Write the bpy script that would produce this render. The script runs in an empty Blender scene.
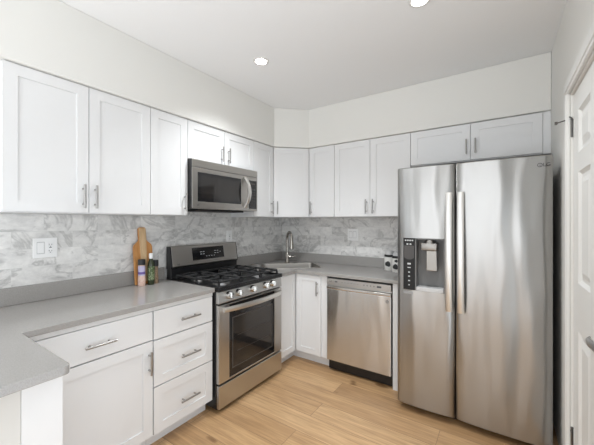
import bpy, bmesh, math, random
from mathutils import Vector, Matrix
random.seed(4)
PI = math.pi
S = bpy.context.scene
COL = S.collection

# ------------------------------------------------------------------ camera
cd = bpy.data.cameras.new('camera')
cam = bpy.data.objects.new('camera', cd)
COL.objects.link(cam)
cam.location = (2.3646, -3.1627, 1.3965)
cam.rotation_euler = (PI / 2, 0, 0.5919)
cd.sensor_width = 36.0
cd.lens = 36.0 * 304.83 / 594
cd.shift_y = -(222.5 - 221.69) / 594
cd.clip_start = 0.02
S.camera = cam

# ------------------------------------------------------------------ light and exposure
w = bpy.data.worlds.new('daylight')
S.world = w
w.use_nodes = True
wb = w.node_tree.nodes['Background']
wb.inputs[0].default_value = (0.80, 0.90, 1.0, 1)
wb.inputs[1].default_value = 0.3


def area(name, loc, rot, sx, sy, power, col):
    l = bpy.data.lights.new(name, 'AREA')
    l.shape = 'RECTANGLE'
    l.size, l.size_y = sx, sy
    l.energy = power
    l.color = col
    o = bpy.data.objects.new(name, l)
    COL.objects.link(o)
    o.location = loc
    o.rotation_euler = rot
    return o


# sky light through the back and left windows, plus an added uplight and side light
area('daylight_back_window', (1.33, -5.14, 1.22), (-PI / 2, 0, PI), 2.40, 2.30, 31, (0.96, 0.98, 1.0))
gl = area('added_uplight_back_window', (1.33, -5.12, 0.7), (-PI / 2 - 1.0, 0, PI), 2.0, 1.0, 20, (0.93, 0.97, 1.0))  # added uplight that brightens the ceiling
gl.data.spread = math.radians(100)
area('daylight_left_window', (-0.14, -4.175, 1.22), (PI / 2, 0, -PI / 2), 1.15, 1.80, 9, (0.88, 0.94, 1.0))
area('added_side_light', (2.83, -3.1, 0.85), (PI / 2, 0, PI / 2), 1.90, 1.50, 20, (0.86, 0.93, 1.0))  # added fill from the right, set low for the drawers
S.view_settings.view_transform = 'Standard'
S.view_settings.look = 'None'
S.view_settings.gamma = 1.0
S.view_settings.use_curve_mapping = False
S.view_settings.exposure = 0.31

# ------------------------------------------------------------------ materials


def mat(name, col, rough=0.5, metal=0.0, emit=None, estr=0.0, spec=None, trans=0.0, coat=0.0):
    m = bpy.data.materials.new(name)
    m.use_nodes = True
    b = m.node_tree.nodes['Principled BSDF']
    b.inputs['Base Color'].default_value = (*col, 1)
    b.inputs['Roughness'].default_value = rough
    b.inputs['Metallic'].default_value = metal
    if emit:
        b.inputs['Emission Color'].default_value = (*emit, 1)
        b.inputs['Emission Strength'].default_value = estr
    if spec is not None:
        b.inputs['Specular IOR Level'].default_value = spec
    if trans:
        b.inputs['Transmission Weight'].default_value = trans
    if coat:
        b.inputs['Coat Weight'].default_value = coat
    return m


class NT:
    def __init__(s, m):
        s.t = m.node_tree
        s.b = s.t.nodes['Principled BSDF']

    def n(s, typ, **kw):
        nd = s.t.nodes.new(typ)
        for k, v in kw.items():
            if k in nd.inputs:
                nd.inputs[k].default_value = v
            else:
                setattr(nd, k, v)
        return nd

    def l(s, a, b):
        s.t.links.new(a, b)

    def obj(s, scale=(1, 1, 1), rot=(0, 0, 0)):
        tc = s.n('ShaderNodeTexCoord')
        mp = s.n('ShaderNodeMapping')
        mp.inputs['Scale'].default_value = scale
        mp.inputs['Rotation'].default_value = rot
        s.l(tc.outputs['Object'], mp.inputs['Vector'])
        return mp.outputs['Vector']

    def ramp(s, fac, stops):
        r = s.n('ShaderNodeValToRGB')
        e = r.color_ramp.elements
        while len(e) < len(stops):
            e.new(0.5)
        for i, (p, c) in enumerate(stops):
            e[i].position = p
            e[i].color = (*c, 1)
        s.l(fac, r.inputs['Fac'])
        return r.outputs['Color']

    def mix(s, fac, a, b, blend='MIX'):
        m = s.n('ShaderNodeMix', data_type='RGBA', blend_type=blend)
        for sock, v in ((m.inputs[0], fac), (m.inputs[6], a), (m.inputs[7], b)):
            if isinstance(v, (int, float)):
                sock.default_value = v
            elif isinstance(v, tuple):
                sock.default_value = (*v, 1)
            else:
                s.l(v, sock)
        return m.outputs[2]

    def bump(s, h, strength, dist=0.01):
        b = s.n('ShaderNodeBump')
        b.inputs['Strength'].default_value = strength
        b.inputs['Distance'].default_value = dist
        s.l(h, b.inputs['Height'])
        s.l(b.outputs['Normal'], s.b.inputs['Normal'])


def wall_paint(name, col):
    m = mat(name, col, 0.75)
    t = NT(m)
    nz = t.n('ShaderNodeTexNoise', Scale=140.0, Detail=3.0)
    t.l(t.obj(), nz.inputs['Vector'])
    t.bump(nz.outputs['Fac'], 0.06, 0.002)
    return m


M_wall = wall_paint('wall_paint', (0.78, 0.775, 0.745))
M_ceil = wall_paint('ceiling_paint', (0.87, 0.875, 0.88))
M_trim = mat('trim_paint', (0.76, 0.76, 0.74), 0.4)
M_knee = wall_paint('beige_paint', (0.66, 0.65, 0.62))


def cabinet_paint():
    m = mat('cabinet_white_paint', (0.775, 0.78, 0.785), 0.32)
    t = NT(m)
    nz = t.n('ShaderNodeTexNoise', Scale=60.0, Detail=2.0)
    t.l(t.obj(), nz.inputs['Vector'])
    t.bump(nz.outputs['Fac'], 0.02, 0.001)
    return m


M_cab = cabinet_paint()
M_cabin = mat('cabinet_gap_shade', (0.55, 0.55, 0.55), 0.6)


def stainless(name, base, rough, wob=0.10, axis='Z', aniso=0.5, arot=0.0):
    m = mat(name, base, rough, 1.0)
    t = NT(m)
    # fine brushing across the sheet, plus the slow waviness of thin steel
    br = t.n('ShaderNodeTexNoise', Scale=1.0, Detail=2.0)
    t.l(t.obj((4, 4, 420) if axis == 'Z' else (420, 420, 4)), br.inputs['Vector'])
    wv = t.n('ShaderNodeTexNoise', Scale=1.0, Detail=1.0)
    t.l(t.obj((6.5, 6.5, 1.3)), wv.inputs['Vector'])
    b1 = t.n('ShaderNodeBump')
    b1.inputs['Strength'].default_value = wob
    b1.inputs['Distance'].default_value = 0.05
    t.l(wv.outputs['Fac'], b1.inputs['Height'])
    b2 = t.n('ShaderNodeBump')
    b2.inputs['Strength'].default_value = 0.04
    b2.inputs['Distance'].default_value = 0.002
    t.l(br.outputs['Fac'], b2.inputs['Height'])
    t.l(b1.outputs['Normal'], b2.inputs['Normal'])
    t.l(b2.outputs['Normal'], t.b.inputs['Normal'])
    t.b.inputs['Anisotropic'].default_value = aniso
    t.b.inputs['Anisotropic Rotation'].default_value = arot
    tg = t.n('ShaderNodeTangent', direction_type='RADIAL', axis='Z')
    t.l(tg.outputs['Tangent'], t.b.inputs['Tangent'])
    return m


M_fridge = stainless('brushed_steel_fridge', (0.40, 0.396, 0.388), 0.28, 0.5, aniso=0.6, arot=0.25)
M_ss = stainless('brushed_steel', (0.56, 0.55, 0.535), 0.33, 0.16, aniso=0.8)
M_dish = stainless('brushed_steel_dishwasher', (0.66, 0.655, 0.645), 0.27, 0.30, aniso=0.9, arot=0.25)
M_ssd = stainless('brushed_steel_dark', (0.47, 0.45, 0.425), 0.30, 0.12)
M_handle = mat('brushed_handle_steel', (0.70, 0.685, 0.66), 0.36, 1.0)
M_sinkss = mat('satin_sink_steel', (0.34, 0.325, 0.305), 0.40, 1.0)
M_faucet = mat('faucet_steel', (0.38, 0.355, 0.325), 0.24, 1.0)
M_hinge = mat('dark_hinge_metal', (0.16, 0.155, 0.15), 0.35, 1.0)
M_chrome = mat('polished_steel', (0.72, 0.71, 0.69), 0.16, 1.0)
M_nickel = mat('satin_nickel', (0.40, 0.39, 0.38), 0.32, 1.0)
M_black = mat('black_enamel', (0.012, 0.012, 0.013), 0.28)
M_blackm = mat('black_plastic', (0.02, 0.02, 0.021), 0.5)
M_iron = mat('cast_iron', (0.022, 0.022, 0.023), 0.55)
M_glass = mat('black_glass', (0.012, 0.012, 0.013), 0.06, spec=0.6)
M_glass2 = mat('oven_window_glass', (0.020, 0.018, 0.017), 0.07, spec=0.7)
M_rack = mat('oven_rack_metal', (0.055, 0.05, 0.048), 0.4)
M_border = mat('window_border_print', (0.075, 0.07, 0.066), 0.3)
M_greyplastic = mat('grey_plastic', (0.30, 0.30, 0.30), 0.45)
M_niche = mat('niche_grey_plastic', (0.16, 0.158, 0.155), 0.5)
M_panel = mat('black_touch_panel', (0.012, 0.012, 0.012), 0.45, spec=0.3)
M_lightplastic = mat('light_grey_plastic', (0.55, 0.55, 0.55), 0.35)
M_mark = mat('pale_marking', (0.55, 0.56, 0.57), 0.5)
M_darkmark = mat('dark_marking', (0.08, 0.08, 0.085), 0.5)
M_whitep = mat('white_plastic', (0.92, 0.92, 0.915), 0.35)
M_lamp = mat('lamp_lens', (1, 1, 1), 0.5, emit=(1.0, 0.96, 0.90), estr=12.0)
M_burner = mat('burner_aluminium', (0.42, 0.42, 0.42), 0.4, 1.0)
M_pane = mat('window_glass', (1, 1, 1), 0.0, trans=1.0)


def quartz():
    m = mat('grey_quartz', (0.35, 0.35, 0.34), 0.16, spec=0.5)
    t = NT(m)
    nz = t.n('ShaderNodeTexNoise', Scale=420.0, Detail=3.0)
    t.l(t.obj(), nz.inputs['Vector'])
    c = t.ramp(nz.outputs['Fac'], [(0.35, (0.308, 0.296, 0.282)), (0.65, (0.376, 0.362, 0.346))])
    t.l(c, t.b.inputs['Base Color'])
    return m


M_quartz = quartz()


def marble(name, axes):
    """polished carrara subway tile; axes = which object axes run along / up the wall"""
    m = mat(name, (0.7, 0.7, 0.7), 0.25)
    t = NT(m)
    tc = t.n('ShaderNodeTexCoord')
    sp = t.n('ShaderNodeSeparateXYZ')
    t.l(tc.outputs['Object'], sp.inputs[0])
    cb = t.n('ShaderNodeCombineXYZ')
    t.l(sp.outputs[axes[0]], cb.inputs[0])
    t.l(sp.outputs[axes[1]], cb.inputs[1])
    ad = t.n('ShaderNodeVectorMath', operation='ADD')
    ad.inputs[1].default_value = (0.03, -1.0175, 0)
    t.l(cb.outputs[0], ad.inputs[0])
    br = t.n('ShaderNodeTexBrick', offset=0.5, squash=1.0)
    br.inputs['Color1'].default_value = (0, 0, 0, 1)
    br.inputs['Color2'].default_value = (1, 1, 1, 1)
    br.inputs['Mortar'].default_value = (0.5, 0.5, 0.5, 1)
    br.inputs['Scale'].default_value = 1.0
    br.inputs['Mortar Size'].default_value = 0.0011
    br.inputs['Mortar Smooth'].default_value = 0.1
    br.inputs['Brick Width'].default_value = 0.305
    br.inputs['Row Height'].default_value = 0.1066
    t.l(ad.outputs[0], br.inputs['Vector'])
    # every tile is cut from another place of the slab
    off = t.n('ShaderNodeVectorMath', operation='MULTIPLY_ADD')
    off.inputs[1].default_value = (37.0, 19.0, 53.0)
    t.l(br.outputs['Color'], off.inputs[0])
    t.l(ad.outputs[0], off.inputs[2])
    mp = t.n('ShaderNodeMapping')
    mp.inputs['Rotation'].default_value = (0, 0, 0.62)
    mp.inputs['Scale'].default_value = (4.0, 11.0, 5.0)
    t.l(off.outputs[0], mp.inputs['Vector'])
    n1 = t.n('ShaderNodeTexNoise', Scale=1.0, Detail=6.0, Roughness=0.66, Distortion=0.4)
    t.l(mp.outputs[0], n1.inputs['Vector'])
    n2 = t.n('ShaderNodeTexNoise', Scale=2.4, Detail=5.0, Roughness=0.62, Distortion=0.9)
    t.l(off.outputs[0], n2.inputs['Vector'])
    n3 = t.n('ShaderNodeTexNoise', Scale=28.0, Detail=4.0, Roughness=0.65)
    t.l(off.outputs[0], n3.inputs['Vector'])
    base = t.ramp(n1.outputs['Fac'], [(0.27, (0.47, 0.465, 0.455)), (0.41, (0.74, 0.73, 0.715)), (0.58, (0.86, 0.85, 0.83))])
    vein = t.ramp(n2.outputs['Fac'], [(0.46, (1, 1, 1)), (0.495, (0.60, 0.60, 0.60)), (0.535, (1, 1, 1))])
    mott = t.ramp(n3.outputs['Fac'], [(0.3, (0.90, 0.90, 0.90)), (0.65, (1.05, 1.05, 1.05))])
    c = t.mix(0.75, base, vein, 'MULTIPLY')
    c = t.mix(1.0, c, mott, 'MULTIPLY')
    tone = t.ramp(br.outputs['Color'], [(0.0, (0.93, 0.93, 0.93)), (1.0, (1.04, 1.04, 1.04))])
    c = t.mix(1.0, c, tone, 'MULTIPLY')
    c = t.mix(br.outputs['Fac'], c, (0.72, 0.72, 0.70))
    t.l(c, t.b.inputs['Base Color'])
    return m


M_marA = marble('marble_tile_side', (1, 2))
M_marB = marble('marble_tile_back', (0, 2))


def oak():
    m = mat('oak_planks', (0.5, 0.33, 0.18), 0.42)
    t = NT(m)
    tc = t.n('ShaderNodeTexCoord')
    ad = t.n('ShaderNodeVectorMath', operation='ADD')
    ad.inputs[1].default_value = (3.13, 9.03, 0)
    t.l(tc.outputs['Object'], ad.inputs[0])
    br = t.n('ShaderNodeTexBrick', offset=0.448, offset_frequency=2, squash=1.0)
    br.inputs['Color1'].default_value = (0, 0, 0, 1)
    br.inputs['Color2'].default_value = (1, 1, 1, 1)
    br.inputs['Mortar'].default_value = (0.5, 0.5, 0.5, 1)
    br.inputs['Scale'].default_value = 1.0
    br.inputs['Mortar Size'].default_value = 0.0012
    br.inputs['Brick Width'].default_value = 1.45
    br.inputs['Row Height'].default_value = 0.18
    t.l(ad.outputs[0], br.inputs['Vector'])
    off = t.n('ShaderNodeVectorMath', operation='MULTIPLY_ADD')
    off.inputs[1].default_value = (31.0, 17.0, 9.0)
    t.l(br.outputs['Color'], off.inputs[0])
    t.l(ad.outputs[0], off.inputs[2])

    def noise(scale, **kw):
        mp = t.n('ShaderNodeMapping')
        mp.inputs['Scale'].default_value = scale
        t.l(off.outputs[0], mp.inputs['Vector'])
        n = t.n('ShaderNodeTexNoise', Scale=1.0, **kw)
        t.l(mp.outputs[0], n.inputs['Vector'])
        return n.outputs['Fac']
    grain = noise((4.0, 95.0, 1.0), Detail=5.0, Roughness=0.6, Distortion=0.4)
    cath = noise((1.3, 16.0, 1.0), Detail=5.0, Roughness=0.6, Distortion=0.9)
    knot = noise((5.0, 9.0, 1.0), Detail=1.0)
    tone = t.ramp(br.outputs['Color'], [(0.0, (0.41, 0.25, 0.126)), (0.5, (0.535, 0.34, 0.178)), (1.0, (0.63, 0.42, 0.235))])
    g = t.ramp(grain, [(0.3, (0.76, 0.735, 0.70)), (0.62, (1.07, 1.07, 1.06))])
    cc = t.ramp(cath, [(0.34, (0.83, 0.79, 0.75)), (0.58, (1.05, 1.05, 1.045))])
    k = t.ramp(knot, [(0.22, (0.45, 0.38, 0.32)), (0.28, (1, 1, 1))])
    c = t.mix(1.0, tone, g, 'MULTIPLY')
    c = t.mix(1.0, c, cc, 'MULTIPLY')
    c = t.mix(1.0, c, k, 'MULTIPLY')
    c = t.mix(br.outputs['Fac'], c, (0.16, 0.09, 0.045))
    t.l(c, t.b.inputs['Base Color'])
    t.bump(grain, 0.05, 0.002)
    return m


M_oak = oak()


def board_wood(name, c0, c1):
    m = mat(name, c0, 0.5)
    t = NT(m)
    nz = t.n('ShaderNodeTexNoise', Scale=1.0, Detail=4.0, Distortion=0.6)
    t.l(t.obj((60, 60, 5)), nz.inputs['Vector'])
    t.l(t.ramp(nz.outputs['Fac'], [(0.3, c0), (0.7, c1)]), t.b.inputs['Base Color'])
    return m


M_acacia = board_wood('acacia_wood', (0.46, 0.19, 0.050), (0.62, 0.31, 0.105))
M_maple = board_wood('maple_wood', (0.55, 0.36, 0.19), (0.70, 0.50, 0.29))

# ------------------------------------------------------------------ mesh helpers


class MB:
    """collects shapes; build() links them as ONE mesh object"""

    def __init__(s):
        s.v = []
        s.f = []
        s.sm = []

    def add(s, verts, faces, smooth=False, mx=None):
        k = len(s.v)
        for p in verts:
            p = Vector(p)
            s.v.append(mx @ p if mx else p)
        for f in faces:
            s.f.append([i + k for i in f])
            s.sm.append(smooth)

    def addbm(s, bm, smooth=False, mx=None):
        bm.verts.index_update()
        s.add([v.co.copy() for v in bm.verts], [[v.index for v in f.verts] for f in bm.faces], smooth, mx)
        bm.free()

    def box(s, a, b, bev=0.0, seg=1, mx=None):
        bm = bmesh.new()
        x0, y0, z0 = (min(p, q) for p, q in zip(a, b))
        x1, y1, z1 = (max(p, q) for p, q in zip(a, b))
        vs = [bm.verts.new(p) for p in ((x0, y0, z0), (x1, y0, z0), (x1, y1, z0), (x0, y1, z0), (x0, y0, z1), (x1, y0, z1), (x1, y1, z1), (x0, y1, z1))]
        for f in ((0, 3, 2, 1), (4, 5, 6, 7), (0, 1, 5, 4), (1, 2, 6, 5), (2, 3, 7, 6), (3, 0, 4, 7)):
            bm.faces.new([vs[i] for i in f])
        if bev > 0:
            bmesh.ops.bevel(bm, geom=bm.edges[:], offset=bev, segments=seg, profile=0.5, affect='EDGES')
        s.addbm(bm, False, mx)
        return s

    def prism(s, poly, a, b, axis='z', holes=(), bev=0.0, mx=None, seg=2):
        """polygon (with holes) extruded from a to b along an axis"""
        bm = bmesh.new()
        edges = []
        for loop in (poly, *holes):
            vs = [bm.verts.new((p[0], p[1], 0)) for p in loop]
            edges += [bm.edges.new((vs[i], vs[(i + 1) % len(vs)])) for i in range(len(vs))]
        if holes:
            bmesh.ops.triangle_fill(bm, use_beauty=True, use_dissolve=False, edges=edges)
        else:
            bm.faces.new(bm.verts[:])
        bmesh.ops.recalc_face_normals(bm, faces=bm.faces[:])
        r = bmesh.ops.extrude_face_region(bm, geom=bm.faces[:])
        for e in r['geom']:
            if isinstance(e, bmesh.types.BMVert):
                e.co.z = b - a
        for v in bm.verts:
            v.co.z += a
        if axis == 'x':
            for v in bm.verts:
                v.co = Vector((v.co.z, v.co.x, v.co.y))
        elif axis == 'y':
            for v in bm.verts:
                v.co = Vector((v.co.x, v.co.z, v.co.y))
        bmesh.ops.recalc_face_normals(bm, faces=bm.faces[:])
        if bev > 0:
            es = [e for e in bm.edges if len(e.link_faces) == 2 and e.calc_face_angle(0) > 0.6]
            bmesh.ops.bevel(bm, geom=es, offset=bev, segments=seg, profile=0.5, affect='EDGES')
        s.addbm(bm, False, mx)
        return s

    def tube(s, pts, r, seg=10, flat=None):
        """round (or flattened) bar swept along points"""
        pts = [Vector(p) for p in pts]
        rr = r if isinstance(r, (list, tuple)) else [r] * len(pts)
        vs, fs = [], []
        up = None
        for i, p in enumerate(pts):
            t = (pts[min(i + 1, len(pts) - 1)] - pts[max(i - 1, 0)]).normalized()
            if up is None:
                up = Vector((0, 0, 1)) if abs(t.z) < 0.9 else Vector((1, 0, 0))
            n = (up - t * up.dot(t)).normalized()
            bn = t.cross(n)
            up = n
            for k in range(seg):
                a = 2 * PI * k / seg
                fa, fb = flat or (1, 1)
                vs.append(p + (n * math.cos(a) * fa + bn * math.sin(a) * fb) * rr[i])
        for i in range(len(pts) - 1):
            for k in range(seg):
                fs.append([i * seg + k, i * seg + (k + 1) % seg, (i + 1) * seg + (k + 1) % seg, (i + 1) * seg + k])
        fs.append(list(range(seg))[::-1])
        fs.append([(len(pts) - 1) * seg + k for k in range(seg)])
        s.add(vs, fs, True)
        return s

    def lathe(s, prof, c=(0, 0, 0), seg=28, mx=None, axis='z', caps=True):
        """(radius, height) profile turned about an axis through c"""
        vs, fs = [], []
        for r, h in prof:
            for k in range(seg):
                a = 2 * PI * k / seg
                p = (r * math.cos(a), r * math.sin(a), h)
                if axis == 'y':
                    p = (p[0], -p[2], p[1])
                vs.append(Vector(p) + Vector(c))
        n = len(prof)
        for i in range(n - 1):
            for k in range(seg):
                fs.append([i * seg + k, i * seg + (k + 1) % seg, (i + 1) * seg + (k + 1) % seg, (i + 1) * seg + k])
        if caps:
            fs.append(list(range(seg))[::-1])
            fs.append([(n - 1) * seg + k for k in range(seg)])
        s.add(vs, fs, True, mx)
        return s

    def loft(s, rings, cap0=True, cap1=True, smooth=True):
        n = len(rings[0])
        vs = [p for r in rings for p in r]
        fs = []
        for i in range(len(rings) - 1):
            for k in range(n):
                fs.append([i * n + k, i * n + (k + 1) % n, (i + 1) * n + (k + 1) % n, (i + 1) * n + k])
        if cap0:
            fs.append(list(range(n))[::-1])
        if cap1:
            fs.append([(len(rings) - 1) * n + k for k in range(n)])
        s.add(vs, fs, smooth)
        return s

    def text(s, body, size, mx, thick=0.0006):
        c = bpy.data.curves.new('lettering', 'FONT')
        c.body = body
        c.size = size
        c.extrude = thick
        c.align_x = 'CENTER'
        c.align_y = 'CENTER'
        o = bpy.data.objects.new('lettering', c)
        COL.objects.link(o)
        dg = bpy.context.evaluated_depsgraph_get()
        me = bpy.data.meshes.new_from_object(o.evaluated_get(dg))
        s.add([v.co.copy() for v in me.vertices], [list(p.vertices) for p in me.polygons], False, mx)
        bpy.data.objects.remove(o)
        bpy.data.curves.remove(c)
        bpy.data.meshes.remove(me)
        return s

    def build(s, name, m, parent=None, recalc=True):
        me = bpy.data.meshes.new(name)
        me.from_pydata([tuple(v) for v in s.v], [], s.f)
        me.materials.append(m)
        for p, q in zip(me.polygons, s.sm):
            p.use_smooth = q
        if recalc:
            bm = bmesh.new()
            bm.from_mesh(me)
            bmesh.ops.recalc_face_normals(bm, faces=bm.faces[:])
            bm.to_mesh(me)
            bm.free()
        if any(s.sm):
            try:
                me.set_sharp_from_angle(angle=math.radians(40))
            except Exception:
                pass
        o = bpy.data.objects.new(name, me)
        COL.objects.link(o)
        if parent:
            o.parent = parent
        return o


def tag(o, label, cat, group=None):
    o['label'] = label
    o['category'] = cat
    if group:
        o['group'] = group
    return o


def struct(o):
    o['kind'] = 'structure'
    return o


def thing(name, label, cat, loc=(0, 0, 0), rotz=0.0, group=None):
    o = bpy.data.objects.new(name, None)
    COL.objects.link(o)
    o.location = loc
    o.rotation_euler = (0, 0, rotz)
    o.empty_display_size = 0.1
    return tag(o, label, cat, group)


def rrect(w, d, r, n=5, c=(0, 0)):
    out = []
    for cx, cy, a0 in ((w / 2 - r, d / 2 - r, 0), (-w / 2 + r, d / 2 - r, PI / 2), (-w / 2 + r, -d / 2 + r, PI), (w / 2 - r, -d / 2 + r, 1.5 * PI)):
        for k in range(n + 1):
            a = a0 + PI / 2 * k / n
            out.append((c[0] + cx + r * math.cos(a), c[1] + cy + r * math.sin(a)))
    return out


FRONT = Matrix.Rotation(PI / 2, 4, 'X')     # lettering laid flat -> standing, facing -y


def at(x, y, z):
    return Matrix.Translation((x, y, z)) @ FRONT


# ------------------------------------------------------------------ the room
RW = 2.659          # right wall
RB = -5.0          # wall behind the camera
RC = 2.613          # ceiling
struct(MB().box((-0.12, RB - 0.12, -0.06), (RW + 0.12, 0.12, 0.0)).build('floor', M_oak))
struct(MB().box((-0.12, RB - 0.12, RC), (RW + 0.12, 0.12, RC + 0.1)).build('ceiling', M_ceil))
LY0, LY1, LZ0, LZ1 = -3.60, -4.75, 0.30, 2.15   # window in the left wall beyond the peninsula
struct(MB().prism([(0.0, 0.0), (RB, 0.0), (RB, RC), (0.0, RC)], -0.12, 0.0, 'x', holes=[[(LY0, LZ0), (LY1, LZ0), (LY1, LZ1), (LY0, LZ1)]]).build('wall_left', M_wall))
struct(MB().prism([(LY0, LZ0), (LY1, LZ0), (LY1, LZ1), (LY0, LZ1)], -0.09, -0.03, 'x', holes=[[(LY0 - .05, LZ0 + .05), (LY1 + .05, LZ0 + .05), (LY1 + .05, LZ1 - .05), (LY0 - .05, LZ1 - .05)]]).build('window_3', M_trim))
struct(MB().box((-0.12, 0.0, 0.0), (RW + 0.12, 0.12, RC)).build('wall_back', M_wall))
DY0, DY1, DZ = -1.065, -1.885, 2.05            # door opening in the right wall
WY0, WY1, WZ0, WZ1 = -2.10, -4.10, 0.06, 2.00    # unseen side window, added to light the left-hand drawers
struct(MB().prism([(0.0, 0.0), (RB, 0.0), (RB, RC), (0.0, RC)], RW, RW + 0.12, 'x',
                  holes=[[(DY0, 0.004), (DY1, 0.004), (DY1, DZ), (DY0, DZ)], [(WY0, WZ0), (WY1, WZ0), (WY1, WZ1), (WY0, WZ1)]]).build('wall_right', M_wall))
BX0, BX1, BZ0, BZ1 = 0.12, 2.54, 0.06, 2.38
struct(MB().prism([(-0.12, 0.0), (RW + 0.12, 0.0), (RW + 0.12, RC), (-0.12, RC)], RB - 0.12, RB, 'y',
                  holes=[[(BX0, BZ0), (BX1, BZ0), (BX1, BZ1), (BX0, BZ1)]]).build('wall_front', M_wall))
# back window, then the added side window
wn = struct(MB().prism([(BX0, BZ0), (BX1, BZ0), (BX1, BZ1), (BX0, BZ1)], RB - 0.09, RB - 0.03, 'y',
                       holes=[[(BX0 + .06, BZ0 + .06), (1.32, BZ0 + .06), (1.32, BZ1 - .06), (BX0 + .06, BZ1 - .06)],
                              [(1.38, BZ0 + .06), (BX1 - .06, BZ0 + .06), (BX1 - .06, BZ1 - .06), (1.38, BZ1 - .06)]]).build('window_1', M_trim))
wn2 = struct(MB().prism([(WY0, WZ0), (WY1, WZ0), (WY1, WZ1), (WY0, WZ1)], RW + 0.03, RW + 0.09, 'x',
                        holes=[[(WY0 - .06, WZ0 + .06), (-3.07, WZ0 + .06), (-3.07, WZ1 - .06), (WY0 - .06, WZ1 - .06)],
                               [(-3.13, WZ0 + .06), (WY1 + .06, WZ0 + .06), (WY1 + .06, WZ1 - .06), (-3.13, WZ1 - .06)]]).build('added_window_2', M_trim))
# soffit over the wall cabinets, following the diagonal corner
OV = 0.018
UA = 0.330          # face of the wall cabinet doors
sof = [(0.001, -0.001), (0.001, -3.2), (UA + OV, -3.2), (UA + OV, -0.592 - 0.007), (0.617 + 0.007, -0.324 - OV), (RW - 0.001, -0.324 - OV), (RW - 0.001, -0.001)]
ZT, ZB = 2.197, 1.444
struct(MB().prism(sof, ZT + 0.0015, RC - 0.001, 'z', bev=0.004).build('trim_1', M_wall))['label'] = 'boxed-in soffit above the wall cabinets'
struct(MB().box((RW - 0.015, RB + 0.02, 0.0), (RW - 0.001, -1.99, 0.12), 0.003).build('baseboard_right', M_trim))
struct(MB().box((0.02, RB + 0.001, 0.0), (RW - 0.02, RB + 0.015, 0.12), 0.003).build('baseboard_front', M_trim))

# marble tile between counter and wall cabinets
tA = MB().prism([(-3.4, 0.917), (-0.010, 0.917), (-0.010, ZB - .001), (-0.9, ZB - .001), (-0.9, 1.497), (-1.666, 1.497), (-1.666, ZB - .001), (-3.4, ZB - .001)], 0.0005, 0.009, 'x')
struct(tA.build('wall_tile_left', M_marA))
struct(MB().box((0.0095, -0.009, 0.917), (1.70, -0.0005, ZB - .001)).build('wall_tile_back', M_marB))
# low wall carrying the peninsula
struct(MB().box((0.002, -3.0, 0.0), (1.096, -2.849, 0.884)).build('wall_peninsula', M_knee))

# right-hand door with casing
d = MB()
DW_, DH = DY0 - DY1 - 0.008, DZ - 0.012
stile, mid = 0.115, 0.10
cw = (DW_ - 2 * stile - mid) / 2
px = [(stile, stile + cw), (stile + cw + mid, DW_ - stile)]
pz = [(0.24, 0.86), (1.09, 1.631), (1.722, 1.931)]
holes = [[(a, p), (b, p), (b, q), (a, q)] for a, b in px for p, q in pz]
d.prism([(0, 0), (DW_, 0), (DW_, DH), (0, DH)], 0.0, 0.036, 'y', holes=holes)
for a, b in px:
    for p, q in pz:
        d.box((a, 0.012, p), (b, 0.030, q))
        # sloped moulding and raised field
        o_ = [(a, p), (b, p), (b, q), (a, q)]
        i1 = [(a + .016, p + .016), (b - .016, p + .016), (b - .016, q - .016), (a + .016, q - .016)]
        i2 = [(a + .03, p + .03), (b - .03, p + .03), (b - .03, q - .03), (a + .03, q - .03)]
        i3 = [(a + .06, p + .06), (b - .06, p + .06), (b - .06, q - .06), (a + .06, q - .06)]
        rings = [[(x, 0.0005, z) for x, z in o_], [(x, 0.0115, z) for x, z in i1], [(x, 0.0115, z) for x, z in i2], [(x, 0.003, z) for x, z in i3]]
        d.loft(rings, False, True, False)
door = struct(d.build('door_1', M_trim))
door.location = (RW + 0.012, DY0 - 0.004, 0.008)
door.rotation_euler = (0, 0, -PI / 2)
# lever handle (local: x along the door, -y out of it)
lv = MB()
hx, hz = DW_ - 0.066, 0.972
lv.lathe([(0.027, 0.0), (0.027, 0.006), (0.022, 0.010), (0.012, 0.012), (0.010, 0.045), (0.012, 0.048), (0.010, 0.058)], (hx, -0.0005, hz), 20, axis='y')
lv.tube([(hx + .008, -0.052, hz), (hx - .03, -0.056, hz + .006), (hx - .07, -0.058, hz + .004), (hx - .115, -0.054, hz - .002), (hx - .140, -0.046, hz + .002)], [0.010, 0.0115, 0.012, 0.010, 0.005], 12, (1.25, 0.75))
lv.build('door_handle', M_nickel, door)
for k, z in enumerate((1.87, 0.28)):
    h = MB()
    h.tube([(-0.006, -0.006, z - .045), (-0.006, -0.006, z + .045)], 0.006, 10)
    h.lathe([(0.002, -0.004), (0.0075, 0.0), (0.004, 0.005)], (-0.006, -0.006, z + .045), 10)
    hg = h.build('hinge', M_hinge, door)
    MB().box((0.002, -0.002, z - .044), (0.024, -0.0003, z + .044)).build('hinge_leaf', M_trim, hg)
    if k == 0:      # hinge-pin door stop
        h2 = MB()
        h2.tube([(-0.006, -0.006, z + .052), (-0.03, -0.03, z + .052), (-0.055, -0.06, z + .050)], 0.0035, 8)
        h2.lathe([(0.008, 0), (0.008, 0.012)], (-0.055, -0.058, z + .050), 10, axis='y')
        h2.tube([(-0.006, -0.006, z + .052), (0.03, -0.02, z + .052)], 0.0035, 8)
        h2.build('door_stop', M_hinge, hg)
    else:
        h2 = MB()
        h2.tube([(-0.03, -0.008, z + .03), (0.02, -0.012, z + .028)], 0.003, 8)
        h2.build('hinge_pin', M_hinge, hg)
cs = MB()
cwid = 0.09
R1, R2 = RW - 0.001, RW - 0.018


def casing_leg(y0, y1):
    cs.box((R1, y0, 0.0), (R2 + .004, y1, DZ + 0.01), 0.002)
    cs.box((R2 + .006, y0 + .012, 0.0), (R2, y1 - .014, DZ + 0.01), 0.002)


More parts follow.
